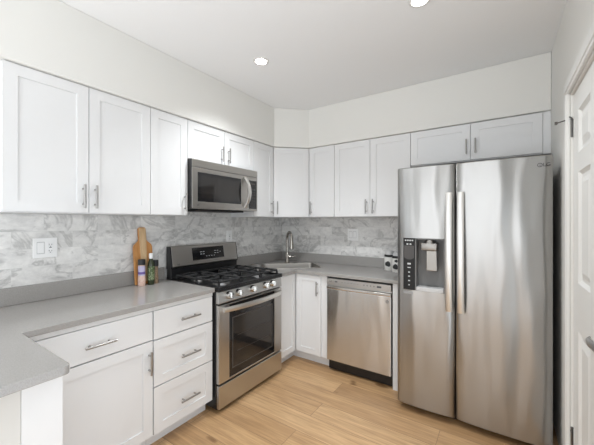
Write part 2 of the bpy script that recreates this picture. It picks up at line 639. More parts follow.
casing_leg(DY0 + 0.004, DY0 + cwid)
casing_leg(DY1 - cwid, DY1 - 0.004)
cs.box((R1, DY1 - cwid, DZ + 0.0105), (R2 + .004, DY0 + cwid, DZ + cwid), 0.002)
cs.box((R2 + .006, DY1 - cwid + .01, DZ + 0.03), (R2, DY0 + cwid - .012, DZ + cwid - .012), 0.002)
struct(cs.build('trim_2', M_trim))['label'] = 'white door casing'

# ------------------------------------------------------------------ cabinets


def shaker(x0, x1, z0, z1, yb, t=0.020, rail=0.058, rec=0.0065):
    """frame-and-panel front facing -y, its back at yb"""
    b = MB()
    yf = yb - t
    b.prism([(x0, z0), (x1, z0), (x1, z1), (x0, z1)], yb, yf, 'y', holes=[[(x0 + rail, z0 + rail), (x1 - rail, z0 + rail), (x1 - rail, z1 - rail), (x0 + rail, z1 - rail)]])
    b.box((x0 + rail - .002, yb - 0.001, z0 + rail - .002), (x1 - rail + .002, yf + rec, z1 - rail + .002))
    return b


def slab(x0, x1, z0, z1, yb, t=0.020):
    return MB().box((x0, yb, z0), (x1, yb - t, z1), 0.0015)


def pull(c, L, vert, yf):
    """bar pull on two posts; c = centre (x, z), yf = the front it is screwed to"""
    b = MB()
    x, z = c
    d_ = (0, 0, 1) if vert else (1, 0, 0)
    yo = yf - 0.032
    p = lambda s, y: (x + d_[0] * s, y, z + d_[2] * s)
    b.tube([p(-L / 2, yo), p(L / 2, yo)], 0.0062, 12)
    for s in (-1, 1):
        b.tube([p(s * L * .32, yf + .0002), p(s * L * .32, yo)], 0.0048, 10)
    return b


G = 0.002


def cabinet(name, label, loc, rotz, w_, depth, z0, z1, fronts, group, toe=0.0, cat='cabinet', extra=None):
    """fronts: (kind, style, x0, x1, z0, z1, handle) with handle = (x, z, length, vertical)"""
    t = thing(name, label, cat, loc, rotz, group)
    b = MB()
    b.box((0.0006, -0.012, z0 + toe), (w_ - 0.0006, -depth, z1))
    if toe:
        b.box((0.0006, -0.012, 0.0), (w_ - 0.0006, -depth + 0.06, toe + .001))
    if toe:
        b.box((0.0006, -depth + .001, z1 - .0265), (w_ - 0.0006, -depth - 0.0195, z1))
    if extra:
        extra(b)
    b.build('cabinet_body', M_cab, t)
    for kind, style, xa, xb, za, zb, hd in fronts:
        f = (shaker if style == 'shaker' else slab)(xa + G, xb - G, za + G, zb - G, -depth - 0.001)
        fo = f.build(kind, M_cab, t)
        if hd:
            pull((hd[0], hd[1]), hd[2], hd[3], -depth - 0.021).build('handle', M_nickel, fo)
    return t


A = PI / 2      # cabinets on the left wall: local x runs away from the camera
GU, GB = 'white wall cabinets', 'white base cabinets'
ud = UA - 0.021
uz = 1.544      # handle centre on the wall cabinet doors

# left wall, upper row
cabinet('wall_cabinet', 'wide white two-door wall cabinet at the left end of the upper row', (0, -2.730, 0), A, 0.762, ud, ZB, ZT,
        [('door', 'shaker', 0.0, 0.380, ZB + .004, ZT - .002, (0.348, uz, 0.138, True)), ('door', 'shaker', 0.380, 0.762, ZB + .004, ZT - .002, (0.411, uz, 0.138, True))], GU)
cabinet('wall_cabinet', 'narrow white one-door wall cabinet just left of the microwave', (0, -1.968, 0), A, 0.303, ud, ZB, ZT,
        [('door', 'shaker', 0.0, 0.303, ZB + .004, ZT - .002, (0.273, uz, 0.138, True))], GU)
cabinet('wall_cabinet', 'short white two-door wall cabinet directly above the microwave', (0, -1.664, 0), A, 0.762, ud, 1.890, ZT,
        [('door', 'shaker', 0.0, 0.379, 1.893, ZT - .002, (0.340, 1.982, 0.13, True)), ('door', 'shaker', 0.379, 0.762, 1.893, ZT - .002, (0.420, 1.982, 0.13, True))], GU)
cabinet('wall_cabinet', 'narrow white wall cabinet squeezed between the microwave and the diagonal corner cabinet', (0, -0.9015, 0), A, 0.290, ud, ZB, ZT,
        [('door', 'shaker', 0.0, 0.308, ZB + .004, ZT - .002, (0.270, uz, 0.138, True))], GU)
# diagonal corner
p0, p1 = Vector((UA, -0.589)), Vector((0.615, -UA + .006))
u = (p1 - p0).normalized()
nrm = Vector((u.y, -u.x))
Ld = (p1 - p0).length
t = thing('wall_cabinet', 'white diagonal corner wall cabinet above the faucet', 'cabinet', (0.012, -0.012, 0), 0, GU)
q0, q1 = p0 - nrm * 0.021 - u * 0.0, p1 - nrm * 0.021
poly = [(0.0, 0.0), (0.0, -0.597), (q0.x - .012 - .012, -0.597), (q0.x - .012, q0.y + .012), (q1.x - .012, q1.y + .012), (0.603 - .001, q1.y + .012 + .01), (0.603 - .001, 0.0)]
MB().prism(poly, ZB, ZT, 'z').build('cabinet_body', M_cab, t)
ang = math.atan2(u.y, u.x)
f = shaker(G + .002, Ld - G - .002, ZB + .006, ZT - .004, 0.0)
MX = Matrix.Translation((q0.x - .012 + nrm.x * .001, q0.y + .012 + nrm.y * .001, 0)) @ Matrix.Rotation(ang, 4, 'Z')
fo = f.build('door', M_cab, t)
fo.matrix_local = MX
pull((0.040, uz), 0.138, True, -0.020).build('handle', M_nickel, fo)
# back wall, upper row
cabinet('wall_cabinet', 'narrow white one-door wall cabinet right of the diagonal corner cabinet', (0.617, 0, 0), 0, 0.3045, ud - .006, ZB, ZT,
        [('door', 'shaker', 0.0, 0.3045, ZB + .004, ZT - .002, (0.030, uz, 0.138, True))], GU)
cabinet('wall_cabinet', 'wide white two-door wall cabinet above the dishwasher, left of the refrigerator', (0.922, 0, 0), 0, 0.761, ud - .006, ZB, ZT,
        [('door', 'shaker', 0.0, 0.384, ZB + .004, ZT - .002, (0.350, uz, 0.138, True)), ('door', 'shaker', 0.384, 0.761, ZB + .004, ZT - .002, (0.418, uz, 0.138, True))], GU)
cabinet('wall_cabinet', 'short white two-door wall cabinet above the refrigerator', (1.6835, 0, 0), 0, 0.9285, ud - .006, 1.892, ZT,
        [('door', 'shaker', 0.0, 0.4687, 1.898, ZT - .002, (0.440, 2.005, 0.118, True)), ('door', 'shaker', 0.4687, 0.9285, 1.898, ZT - .002, (0.504, 2.005, 0.118, True))], GU,
        extra=lambda b: b.box((0.929, -0.012, 1.892), (RW - 1.6835 - .001, -(ud + .008), ZT)))

# base row
BD = 0.596
BT = 0.884
cabinet('base_cabinet', 'white base cabinet with one drawer over a wide door, beside the peninsula', (0, -2.733, 0), A, 0.614, BD, 0, BT,
        [('drawer', 'slab', 0.010, 0.612, 0.682, 0.856, (0.316, 0.761, 0.146, False)), ('door', 'shaker', 0.010, 0.612, 0.104, 0.679, (0.585, 0.556, 0.137, True))], GB, toe=0.10)
cabinet('base_cabinet', 'white three-drawer base cabinet against the left side of the range', (0, -2.1185, 0), A, 0.4555, BD, 0, BT,
        [('drawer', 'slab', 0.002, 0.4535, 0.677, 0.856, (0.250, 0.762, 0.148, False)), ('drawer', 'shaker', 0.002, 0.4535, 0.392, 0.674, (0.252, 0.518, 0.146, False)),
         ('drawer', 'shaker', 0.002, 0.4535, 0.100, 0.389, (0.248, 0.227, 0.142, False))], GB, toe=0.10)
# L-shaped corner base with two doors meeting in the inside corner
BA = 0.616          # carcass depth on the range side
t = thing('base_cabinet', 'white L-shaped corner base cabinet under the sink, two doors meeting in the inside corner', 'cabinet', (0, 0, 0), 0, GB)
b = MB()
b.prism([(0.012, -0.012), (0.012, -0.886), (BA, -0.886), (BA, -BD), (0.990, -BD), (0.990, -0.012)], 0.10, 0.14, 'z')
b.prism([(0.012, -0.012), (0.012, -0.886), (BA - .06, -0.886), (BA - .06, -BD + .06), (0.990, -BD + .06), (0.990, -0.012)], 0.0, 0.10, 'z')
b.box((BA, -0.886, 0.14), (BA - .018, -BD, 0.884))
b.box((BA - .018, -BD, 0.14), (0.990, -BD + .018, 0.884))
b.box((0.972, -BD + .018, 0.14), (0.990, -0.012, 0.884))
b.box((0.012, -0.886, 0.14), (BA - .018, -0.868, 0.884))
b.box((0.012, -0.866, 0.14), (0.02, -0.012, 0.884))
b.box((0.02, -0.02, 0.14), (0.972, -0.012, 0.884))
b.box((BA - .001, -0.886, .8765), (BA + .0195, -BD - .001, .884))
b.box((BA - .001, -BD + .001, .8765), (0.990, -BD - .0195, .884))
b.build('cabinet_body', M_cab, t)
f1 = shaker(0.004, 0.266, 0.104, 0.874, 0.0, rail=0.055)
o1 = f1.build('door', M_cab, t)
o1.matrix_local = Matrix.Translation((BA + .001, -0.886, 0)) @ Matrix.Rotation(A, 4, 'Z')
f2 = shaker(BA + .028, 0.924, 0.104, 0.874, -BD - .001, rail=0.055)
o2 = f2.build('door', M_cab, t)
pull((0.893, 0.754), 0.135, True, -BD - .021).build('handle', M_nickel, o2)
MB().box((0.926, -BD - .001, 0.10), (0.990, -BD - .008, 0.884)).build('filler_strip', M_cab, t)
tag(MB().box((1.612, -0.618, 0.0), (1.652, -0.012, 0.884), 0.001).build('end_panel', M_cab), 'white upright end panel between dishwasher and refrigerator', 'panel')
tag(MB().box((0.640, -2.848, 0.0), (1.100, -2.738, 0.884), 0.001).build('end_panel', M_cab), 'white end panel under the peninsula counter, lower left', 'panel')

# ------------------------------------------------------------------ counters
CT0, CT1 = 0.885, 0.915
CX = 0.637


def round_end(p, r, a0, a1, n=5):
    return [(p[0] + r * math.cos(a0 + (a1 - a0) * k / n), p[1] + r * math.sin(a0 + (a1 - a0) * k / n)) for k in range(n + 1)]


t = thing('countertop', 'grey quartz countertop running left of the range and out over the peninsula', 'countertop', (0, 0, 0), 0, 'grey quartz countertops')
PXE = 1.158
poly = [(0.010, -3.45), (0.010, -1.660), (CX, -1.660), (CX, -2.733)] + round_end((PXE - .02, -2.753), 0.02, PI / 2, 0) + round_end((PXE - .02, -3.43), 0.02, 0, -PI / 2)
MB().prism(poly, CT0, CT1, 'z', bev=0.0025).build('counter_slab', M_quartz, t)
MB().box((0.010, -3.44, CT1 + .0003), (0.030, -1.668, 1.017), 0.0015).build('upstand', M_quartz, t)
t = thing('countertop', 'grey quartz corner countertop holding the sink, right of the range', 'countertop', (0, 0, 0), 0, 'grey quartz countertops')
SC = Vector((0.452, -0.455))     # sink centre; long side along (1, 1)
SW, SD = 0.60, 0.36
R45 = Matrix.Rotation(PI / 4, 4, 'Z')


def s2(p, z=0.0):
    v = R45 @ Vector((p[0], p[1], 0))
    return (SC.x + v.x, SC.y + v.y, z)


hole = [s2(p)[:2] for p in rrect(SW, SD, 0.05)]
poly = [(0.010, -0.010), (0.010, -0.8895), (0.658, -0.8895), (0.658, -CX), (1.660, -CX), (1.660, -0.010)]
MB().prism(poly, CT0, CT1, 'z', holes=[hole], bev=0.0025).build('counter_slab', M_quartz, t)
MB().prism([(0.010, -0.8895), (0.010, -0.010), (1.660, -0.010), (1.660, -0.030), (0.030, -0.030), (0.030, -0.8895)], CT1 + .0003, 1.017, 'z', bev=0.0015).build('upstand', M_quartz, t)

# sink
t = thing('sink', 'stainless steel sink set diagonally into the corner countertop', 'sink', (SC.x, SC.y, 0.70), PI / 4)
b = MB()
ring = lambda w_, d_, r, z: [(p[0], p[1], z - 0.70) for p in rrect(w_, d_, r)]
b.loft([ring(SW + .030, SD + .030, .06, .9156), ring(SW + .026, SD + .026, .058, .9188), ring(SW - .004, SD - .004, .05, .9188), ring(SW - .010, SD - .010, .048, .912), ring(SW - .024, SD - .024, .05, .74), ring(SW - .07, SD - .07, .05, .715), ring(.09, .09, .044, .712)], False, True)
b.loft([ring(SW + .030, SD + .030, .06, .9156), ring(SW - .0035, SD - .0035, .05, .9156), ring(SW - .006, SD - .006, .048, .912), ring(SW - .020, SD - .020, .05, .738), ring(SW - .066, SD - .066, .05, .712), ring(.09, .09, .044, .709)], False, True)
b.build('basin', M_sinkss, t, recalc=False)
MB().lathe([(0.045, 0.0125), (0.043, 0.016), (0.02, 0.0145), (0.004, 0.0145)], (0, 0, 0), 24).build('drain', M_chrome, t)

# faucet
FX, FY = 0.292, -0.283
t = thing('faucet', 'brushed steel gooseneck faucet with pull-down spray head behind the corner sink', 'faucet', (FX, FY, CT1 + .0005), 0)
MB().lathe([(0.030, 0), (0.030, 0.006), (0.024, 0.010), (0.021, 0.014), (0.0205, 0.105), (0.0165, 0.112), (0.014, 0.116)], seg=24).build('base', M_faucet, t)
dv = Vector((0.85, -0.53, 0)).normalized()
pts = [Vector((0, 0, 0.10)), Vector((0, 0, 0.18)), Vector((0, 0, 0.275))]
RR = 0.064
for k in range(1, 13):
    a = PI - (PI * 0.98) * k / 12
    pts.append(dv * (RR + RR * math.cos(a)) + Vector((0, 0, 0.275 + RR * math.sin(a) * 1.35)))
pts.append(pts[-1] + Vector((0, 0, -0.008)))
MB().tube(pts, 0.0145, 14).build('spout', M_faucet, t)
e = pts[-1]
MB().lathe([(0.0150, 0.02), (0.0165, 0.015), (0.0175, -0.02), (0.0215, -0.05), (0.0245, -0.088), (0.0245, -0.100), (0.019, -0.102)], (e.x, e.y, e.z), 20).build('spray_head', M_faucet, t)
hd = Vector((0.83, 0.557, 0))
MB().tube([hd * 0.018 + Vector((0, 0, .075)), hd * 0.045 + Vector((0, 0, .075)), hd * 0.05 + Vector((0, 0, .076)), hd * 0.095 + Vector((0, 0, .082))], [0.018, 0.018, 0.010, 0.009], 12).build('lever', M_faucet, t)

# ------------------------------------------------------------------ gas range (local: x 0..0.762, front towards -y)
t = thing('range', 'stainless steel gas range with black cooktop between the drawer cabinet and the sink corner', 'range', (0, -1.6545, 0), A)
W = 0.762
b = MB()
b.box((0.001, -0.030, 0.030), (W - .001, -0.640, 0.884), 0.002)
for fx in (0.05, W - .05):
    for fy in (-0.08, -0.60):
        b.lathe([(0.018, 0.0), (0.018, 0.031)], (fx, fy, 0), 12)
b.build('range_body', M_black, t)
# storage drawer
MB().box((0.006, -0.6405, 0.032), (W - .004, -0.668, 0.200), 0.004, 2).build('storage_drawer', M_ss, t)
# oven door
dr = MB().prism([(0.004, 0.214), (W - .004, 0.214), (W - .004, 0.786), (0.004, 0.786)], -0.6405, -0.668, 'y', holes=[[(0.108, 0.228), (W - .108, 0.228), (W - .108, 0.776), (0.108, 0.776)]], bev=0.003).build('oven_door', M_ss, t)
MB().box((0.108, -0.645, 0.228), (W - .108, -0.6665, 0.776)).build('glass_panel', M_glass, dr)
wf = MB().prism([(0.138, 0.285), (W - .138, 0.285), (W - .138, 0.672), (0.138, 0.672)], -0.6667, -0.6672, 'y', holes=[[(0.146, 0.293), (W - .146, 0.293), (W - .146, 0.664), (0.146, 0.664)]])
wf.build('window_border', M_border, dr)
MB().box((0.146, -0.6667, 0.293), (W - .146, -0.6671, 0.664)).build('oven_window', M_glass2, dr)
rk = MB()
for z in (0.40, 0.52):
    rk.box((0.19, -0.6672, z), (W - .19, -0.66725, z + .003))
rk.build('oven_rack', M_rack, dr)
hb = MB()
hp = []
for k in range(17):
    s_ = -1 + 2 * k / 16
    hp.append((W / 2 + s_ * 0.345, -0.690 - 0.045 * (1 - s_ * s_), 0.752))
n = len(hp)
rings = []
for x, y, z in hp:
    rings.append([(x, y + .006, z + .019), (x, y - .004, z + .017), (x, y - .008, z + .006), (x, y - .008, z - .010), (x, y - .003, z - .018), (x, y + .006, z - .019)])
hb.loft(rings)
for s_ in (-1, 1):
    x = W / 2 + s_ * 0.330
    hb.box((x - .014, -0.668, 0.738), (x + .014, -0.694, 0.766), 0.003)
hb.build('handle', M_handle, dr)
# control panel with five knobs
pp = [(-0.6405, 0.798), (-0.668, 0.798), (-0.6685, 0.806), (-0.660, 0.884), (-0.6405, 0.884)]
MB().prism(pp, 0.002, W - .002, 'x', bev=0.002).build('control_panel', M_ss, t)
for x in (0.100, 0.199, 0.359, 0.521, 0.618):
    kx = Matrix.Translation((x, -0.6655, 0.848)) @ Matrix.Rotation(math.radians(-6), 4, 'X')
    k = MB()
    k.lathe([(0.029, 0.0), (0.029, 0.005), (0.027, 0.008), (0.0255, 0.030), (0.023, 0.034), (0.004, 0.034)], seg=24, axis='y')
    k.box((-0.0045, -0.034, -0.021), (0.0045, -0.043, 0.021), 0.0015)
    ko = k.build('knob', M_chrome, t)
    ko.matrix_local = kx
# cooktop
c = MB()
c.box((0.0, -0.095, 0.8845), (W, -0.676, 0.905), 0.004, 2)
c.prism([(0.0, -0.10), (W, -0.10), (W, -0.676), (0.0, -0.676)], 0.9052, 0.918, 'z', holes=[[(0.02, -0.12), (W - .02, -0.12), (W - .02, -0.640), (0.02, -0.640)]], bev=0.003)
ct = c.build('cooktop', M_black, t)
burn = [(0.165, -0.235, .036), (0.165, -0.515, .046), (W / 2, -0.375, .042), (W - .165, -0.235, .040), (W - .165, -0.515, .050)]
for bx, by, r in burn:
    bb = MB().lathe([(r + .022, 0.9053), (r + .020, 0.910), (r + .002, 0.913), (r, 0.924), (r * .5, 0.924)], (bx, by, 0), 24).build('burner', M_burner, t)
    MB().lathe([(r * .92, 0.9245), (r * .95, 0.930), (r * .80, 0.936), (r * .2, 0.937)], (bx, by, 0), 24).build('burner_cap', M_iron, bb)
gw = (W - 0.05) / 3


def grate(x0, x1, centres):
    g = MB()
    y0, y1, zt, th = -0.125, -0.635, 0.958, 0.0065
    zb = zt - 0.016
    bar = lambda a, c_, top=zt, bot=zb: g.box((min(a[0], c_[0]) - th, min(a[1], c_[1]) - th, bot), (max(a[0], c_[0]) + th, max(a[1], c_[1]) + th, top), 0.003)
    x0 += th + .002
    x1 -= th + .002
    bar((x0, y0), (x1, y0)); bar((x0, y1), (x1, y1)); bar((x0, y0), (x0, y1)); bar((x1, y0), (x1, y1))
    bar((x0, (y0 + y1) / 2), (x1, (y0 + y1) / 2))
    for cx, cy in centres:
        for dx, dy in ((1, 0), (-1, 0), (0, 1), (0, -1)):
            i = 0.030
            if dx:
                xe = x1 if dx > 0 else x0
                bar((cx + dx * i, cy), (xe, cy), zt + .004)
            else:
                ye = cy + dy * 0.125
                bar((cx, cy + dy * i), (cx, ye), zt + .004)
    for fx in (x0, x1):
        for fy in (y0, y1, (y0 + y1) / 2):
            g.box((fx - .007, fy - .007, 0.9185 if fy != (y0 + y1) / 2 else 0.9056), (fx + .007, fy + .007, zb + .002), 0.001)
    return g


for i, cen in enumerate(([(0.165, -0.245), (0.165, -0.515)], [(W / 2, -0.375)], [(W - .165, -0.245), (W - .165, -0.515)])):
    grate(0.025 + i * gw, 0.025 + (i + 1) * gw, cen).build('grate', M_iron, t)
# backguard
bg = MB()
bg.box((0.004, -0.031, 0.8845), (W - .004, -0.092, 1.03), 0.003)
bg.prism([(-0.031, 1.0), (-0.098, 1.0), (-0.104, 1.025), (-0.078, 1.182), (-0.070, 1.187), (-0.031, 1.187)], 0.0, 0.012, 'x', bev=0.002)
bg.prism([(-0.031, 1.0), (-0.098, 1.0), (-0.104, 1.025), (-0.078, 1.182), (-0.070, 1.187), (-0.031, 1.187)], W - .012, W, 'x', bev=0.002)
bgo = bg.build('backguard', M_black, t)
MB().prism([(-0.033, 1.012), (-0.100, 1.008), (-0.108, 1.020), (-0.0815, 1.182), (-0.072, 1.188), (-0.033, 1.188)], 0.0125, W - .0125, 'x', bev=0.0015).build('backguard_panel', M_ssd, bgo)
sl = math.atan2(0.0265, 0.162)


def bgpt(x, z):
    """a frame lying on the sloping backguard face"""
    y = -0.108 + (z - 1.020) * 0.0265 / 0.162
    return Matrix.Translation((x, y - .0012, z)) @ Matrix.Rotation(-sl, 4, 'X')


MB().box((-0.182, 0.0, -0.056), (0.182, -0.002, 0.056), 0.0008, mx=bgpt(W / 2 + .012, 1.108)).build('display', M_glass, bgo)
for grp in ([(-.09, .012, .02), (-.06, .012, .02), (-.09, -.008, .018), (-.06, -.008, .02), (-.03, -.03, .012), (0.0, -.03, .012)], [(0.03, -.03, .012), (.06, -.03, .012), (.075, .012, .022), (.105, .012, .02), (.075, -.008, .02), (.105, -.008, .016), (.135, .0, .014)]):
    for x, z, w_ in grp:
        MB().box((x - w_ / 2, -0.0021, z), (x + w_ / 2, -0.0024, z + .005), mx=bgpt(W / 2 + .012, 1.108)).build('touch_key', M_mark, bgo)
lg = MB().text('LG', 0.020, bgpt(0.066, 1.035) @ Matrix.Translation((0, -.0004, 0)) @ FRONT, 0.0004)
lg.build('lettering', M_darkmark, bgo)

# ------------------------------------------------------------------ microwave
t = thing('microwave', 'stainless over-the-range microwave hanging beneath the short wall cabinet', 'microwave', (0, -1.6635, 1.498), A)
MH = 0.389
MB().box((0.001, -0.012, 0.001), (W - .003, -0.3745, MH), 0.002).build('microwave_body', M_black, t)
MB().box((0.10, -0.10, -0.016), (W - .14, -0.33, 0.0005), 0.004).build('vent_grille', M_blackm, t)
MB().box((0.002, -0.375, 0.328), (W - .004, -0.381, MH), 0.003, 2).build('vent_strip', M_ssd, t)
mdr = MB().prism([(0.002, 0.0), (0.623, 0.0), (0.623, 0.3255), (0.002, 0.3255)], -0.375, -0.381, 'y', holes=[[(0.054, 0.058), (0.536, 0.058), (0.536, 0.290), (0.054, 0.290)]], bev=0.002).build('door', M_ssd, t)
MB().box((0.054, -0.3752, 0.058), (0.536, -0.3795, 0.290)).build('glass_panel', M_glass, mdr)
MB().box((0.082, -0.3796, 0.086), (0.512, -0.3800, 0.262)).build('door_window', M_glass2, mdr)
for sgn in (1,):
    hm = MB()
    rings = []
    for k in range(15):
        s_ = -1 + 2 * k / 14
        z = 0.170 + s_ * 0.142
        y = -0.390 - 0.058 * (1 - s_ * s_)
        x = 0.582
        rings.append([(x - .016, y + .007, z), (x - .014, y - .004, z), (x, y - .010, z), (x + .014, y - .004, z), (x + .016, y + .007, z)])
    hm.loft(rings)
    for z in (0.036, 0.304):
        hm.box((0.573, -0.3805, z - .010), (0.591, -0.392, z + .010), 0.002)
    hm.build('handle', M_handle, mdr)
cp = MB().box((0.6255, -0.375, 0.0), (W - .004, -0.381, 0.3255), 0.002).build('control_panel', M_ssd, t)
MB().box((0.637, -0.3812, 0.020), (W - .018, -0.3822, 0.290)).build('keypad', M_glass, cp)
mk = MB()
for r in range(7):
    for c_ in range(3):
        mk.box((0.650 + c_ * .030, -0.3823, 0.040 + r * .027), (0.665 + c_ * .030, -0.3826, 0.048 + r * .027))
mk.build('keypad_marking', M_rack, cp)
MB().box((0.655, -0.3823, 0.250), (0.725, -0.3826, 0.266)).build('clock_display', M_rack, cp)
MB().text('LG', 0.017, at(0.058, -0.3814, 0.030), 0.0004).build('lettering', M_darkmark, mdr)

# ------------------------------------------------------------------ dishwasher (faces -y)
t = thing('dishwasher', 'stainless steel dishwasher under the counter, left of the refrigerator', 'dishwasher', (1.000, 0, 0), 0)
DWW = 0.602
b = MB().box((0.001, -0.03, 0.03), (DWW, -0.575, 0.872))
for fx in (0.05, DWW - .05):
    for fy in (-.08, -.52):
        b.lathe([(0.015, 0), (0.015, .031)], (fx, fy, 0), 10)
b.build('tub', M_blackm, t)
MB().box((0.001, -0.5755, 0.012), (DWW, -0.590, 0.104), 0.002).build('toe_kick', M_black, t)
dd = MB().box((0.0015, -0.5755, 0.108), (DWW - .001, -0.632, 0.770), 0.004, 2).build('door', M_dish, t)
MB().prism([(-0.5755, 0.7705), (-0.632, 0.7705), (-0.636, 0.778), (-0.636, 0.792), (-0.622, 0.801), (-0.5755, 0.801)], 0.0015, DWW - .001, 'x', bev=0.001).build('handle_lip', M_chrome, dd)
cpn = MB().box((0.0015, -0.5755, 0.8015), (DWW - .001, -0.606, 0.812)).box((0.0015, -0.5755, 0.812), (DWW - .001, -0.632, 0.868), 0.003, 2).build('control_panel', M_ss, t)
MB().box((0.085, -0.6322, 0.838), (0.110, -0.6326, 0.848)).build('power_button', M_darkmark, cpn)
mk = MB()
for x in (0.36, 0.39, 0.42, 0.45):
    mk.box((x, -0.6322, 0.836), (x + .012, -0.6326, 0.848))
mk.build('cycle_marking', M_greyplastic, cpn)
MB().box((0.482, -0.6322, 0.834), (0.520, -0.6326, 0.850)).build('start_button', M_darkmark, cpn)
mk = MB()
for k in range(6):
    mk.box((0.15 + k * .030, -0.6322, 0.842), (0.165 + k * .030, -0.6325, 0.845))
mk.build('option_marking', M_greyplastic, cpn)
MB().text('LG', 0.022, at(0.040, -0.6322, 0.842), 0.0004).build('lettering', M_darkmark, cpn)
lab = MB()
lab.lathe([(0.013, 0.0), (0.013, 0.0006), (0.0095, 0.0006), (0.0095, 0.0)], (0.570, -0.6321, 0.728), 20, axis='y', caps=False)
lab.box((0.566, -0.6322, 0.725), (0.574, -0.6328, 0.731))
lab.build('emblem', M_darkmark, dd)

# ------------------------------------------------------------------ refrigerator (faces -y)
t = thing('refrigerator', 'tall stainless side-by-side refrigerator with ice and water dispenser', 'refrigerator', (1.710, 0, 0), 0)
FW = 0.9045
FZ0, FZ1 = 0.048, 1.795
SPL0, SPL1 = 0.3865, 0.3935
b = MB().box((0.004, -0.030, 0.025), (FW - .004, -0.742, 1.770), 0.004)
for fx in (0.06, FW - .06):
    for fy in (-.08, -.70):
        b.lathe([(0.02, 0), (0.02, .027)], (fx, fy, 0), 12)
b.build('refrigerator_body', M_blackm, t)
MB().box((0.01, -0.7425, 0.012), (FW - .01, -0.77, 0.044), 0.003).build('base_grille', M_black, t)
for x in (0.05, FW - .05):
    MB().box((x - .04, -0.70, 1.7705), (x + .04, -0.80, 1.794), 0.004).build('hinge_cover', M_greyplastic, t)


def yf(x):
    """gently bowed door front, rolled over at the outer edges"""
    def one(a, b_):
        s_ = (x - (a + b_) / 2) / ((b_ - a) / 2)
        return -0.846 + 0.010 * s_ * s_ + 0.014 * max(0.0, abs(s_)) ** 14
    return one(0.0, SPL0) if x < (SPL0 + SPL1) / 2 else one(SPL1, FW)


def fdoor(x0, x1, hole=None):
    xs = set(x0 + (x1 - x0) * (0.5 - 0.5 * math.cos(PI * k / 28)) for k in range(29))
    zs = [FZ0, FZ0 + .006, FZ1 - .006, FZ1]
    if hole:
        xs = {x for x in xs if min(abs(x - hole[0]), abs(x - hole[1])) > .004} | {hole[0], hole[1]}
        zs = sorted(zs + [hole[2], hole[3]])
    xs = sorted(xs)
    bm = bmesh.new()
    g = {}
    for i, x in enumerate(xs):
        for j, z in enumerate(zs):
            y = yf(x) + (0.006 if j in (0, len(zs) - 1) else 0)
            g[i, j] = bm.verts.new((x, y, z))
            if i in (0, len(xs) - 1) or j in (0, len(zs) - 1):
                g[i, j, 'b'] = bm.verts.new((x, -0.745, z))
    nx, nz = len(xs), len(zs)
    sm = []
    for i in range(nx - 1):
        for j in range(nz - 1):
            if hole and xs[i] >= hole[0] - 1e-6 and xs[i + 1] <= hole[1] + 1e-6 and zs[j] >= hole[2] - 1e-6 and zs[j + 1] <= hole[3] + 1e-6:
                continue
            bm.faces.new((g[i, j], g[i + 1, j], g[i + 1, j + 1], g[i, j + 1]))
    for i in range(nx - 1):
        for j in (0, nz - 1):
            bm.faces.new((g[i, j], g[i + 1, j], g[i + 1, j, 'b'], g[i, j, 'b']))
    for j in range(nz - 1):
        for i in (0, nx - 1):
            bm.faces.new((g[i, j], g[i, j + 1], g[i, j + 1, 'b'], g[i, j, 'b']))
    loop = [g[i, 0, 'b'] for i in range(nx)] + [g[nx - 1, j, 'b'] for j in range(1, nz)] + [g[i, nz - 1, 'b'] for i in range(nx - 2, -1, -1)] + [g[0, j, 'b'] for j in range(nz - 2, 0, -1)]
    bm.faces.new(loop)
    bmesh.ops.recalc_face_normals(bm, faces=bm.faces[:])
    m = MB()
    m.addbm(bm, True)
    return m


HX0, HX1, HZ0, HZ1 = 0.046, 0.325, 0.897, 1.277
fd = fdoor(0.0, SPL0, (HX0, HX1, HZ0, HZ1)).build('freezer_door', M_fridge, t, recalc=False)
rd = fdoor(SPL1, FW).build('refrigerator_door', M_fridge, t, recalc=False)
# dispenser: open niche, side display, chute and tray
dn = MB()
yb = -0.762
y0 = -0.8405
dn.box((HX0 + .083, yb, HZ0), (HX1, yb - .004, HZ1))
dn.box((HX0 + .083, yb, HZ0), (HX0 + .091, y0, HZ1))
dn.box((HX1 - .006, yb, HZ0), (HX1, y0, HZ1))
dn.box((HX0 + .083, yb, HZ1 - .010), (HX1, y0, HZ1))
dp = dn.build('dispenser', M_niche, fd)
MB().prism([(HX0 + .092, -0.767), (HX1 - .007, -0.767), (HX1 - .007, y0 - .003), ((HX0 + HX1) / 2 + .04, y0 - .012), (HX0 + .092, y0 - .004)], HZ0, HZ0 + .028, 'z', bev=0.003).build('drip_tray', M_lightplastic, dp)
cx_ = HX0 + .178
MB().box((cx_ - .052, -0.768, HZ1 - .085), (cx_ + .052, -0.850, HZ1 - .034), 0.006, 2).lathe([(0.034, HZ1 - .034), (0.030, HZ1 - .012)], (cx_, -0.805, 0), 20).build('chute', M_sinkss, dp)
MB().prism([(cx_ - .018, HZ1 - .230), (cx_ + .054, HZ1 - .230), (cx_ + .050, HZ1 - .086), (cx_ - .018, HZ1 - .086)], -0.815, -0.842, 'y', bev=0.004).build('paddle', M_sinkss, dp)
cpan = MB().box((HX0 + .001, -0.80, HZ0), (HX0 + .0825, -0.8425, HZ1), 0.002).build('dispenser_panel', M_panel, fd)
MB().prism([(HX0 + .006, HZ0 + .235), (HX0 + .030, HZ0 + .222), (HX0 + .054, HZ0 + .222), (HX0 + .077, HZ0 + .235), (HX0 + .077, HZ1 - .056), (HX0 + .006, HZ1 - .056)], -0.8426, -0.8431, 'y').build('display', M_rack, cpan)
ypn = -0.8427
xm = HX0 + .042
mk = MB()
for k in range(4):
    mk.box((HX0 + .012 + k * .016, ypn, HZ1 - .022), (HX0 + .023 + k * .016, ypn - .0004, HZ1 - .013))
for k, x in enumerate((-.012, .010)):
    mk.box((xm + x - .006, ypn, HZ1 - .050), (xm + x + .006, ypn - .0004, HZ1 - .040))
mk.build('status_marking', M_mark, cpan)
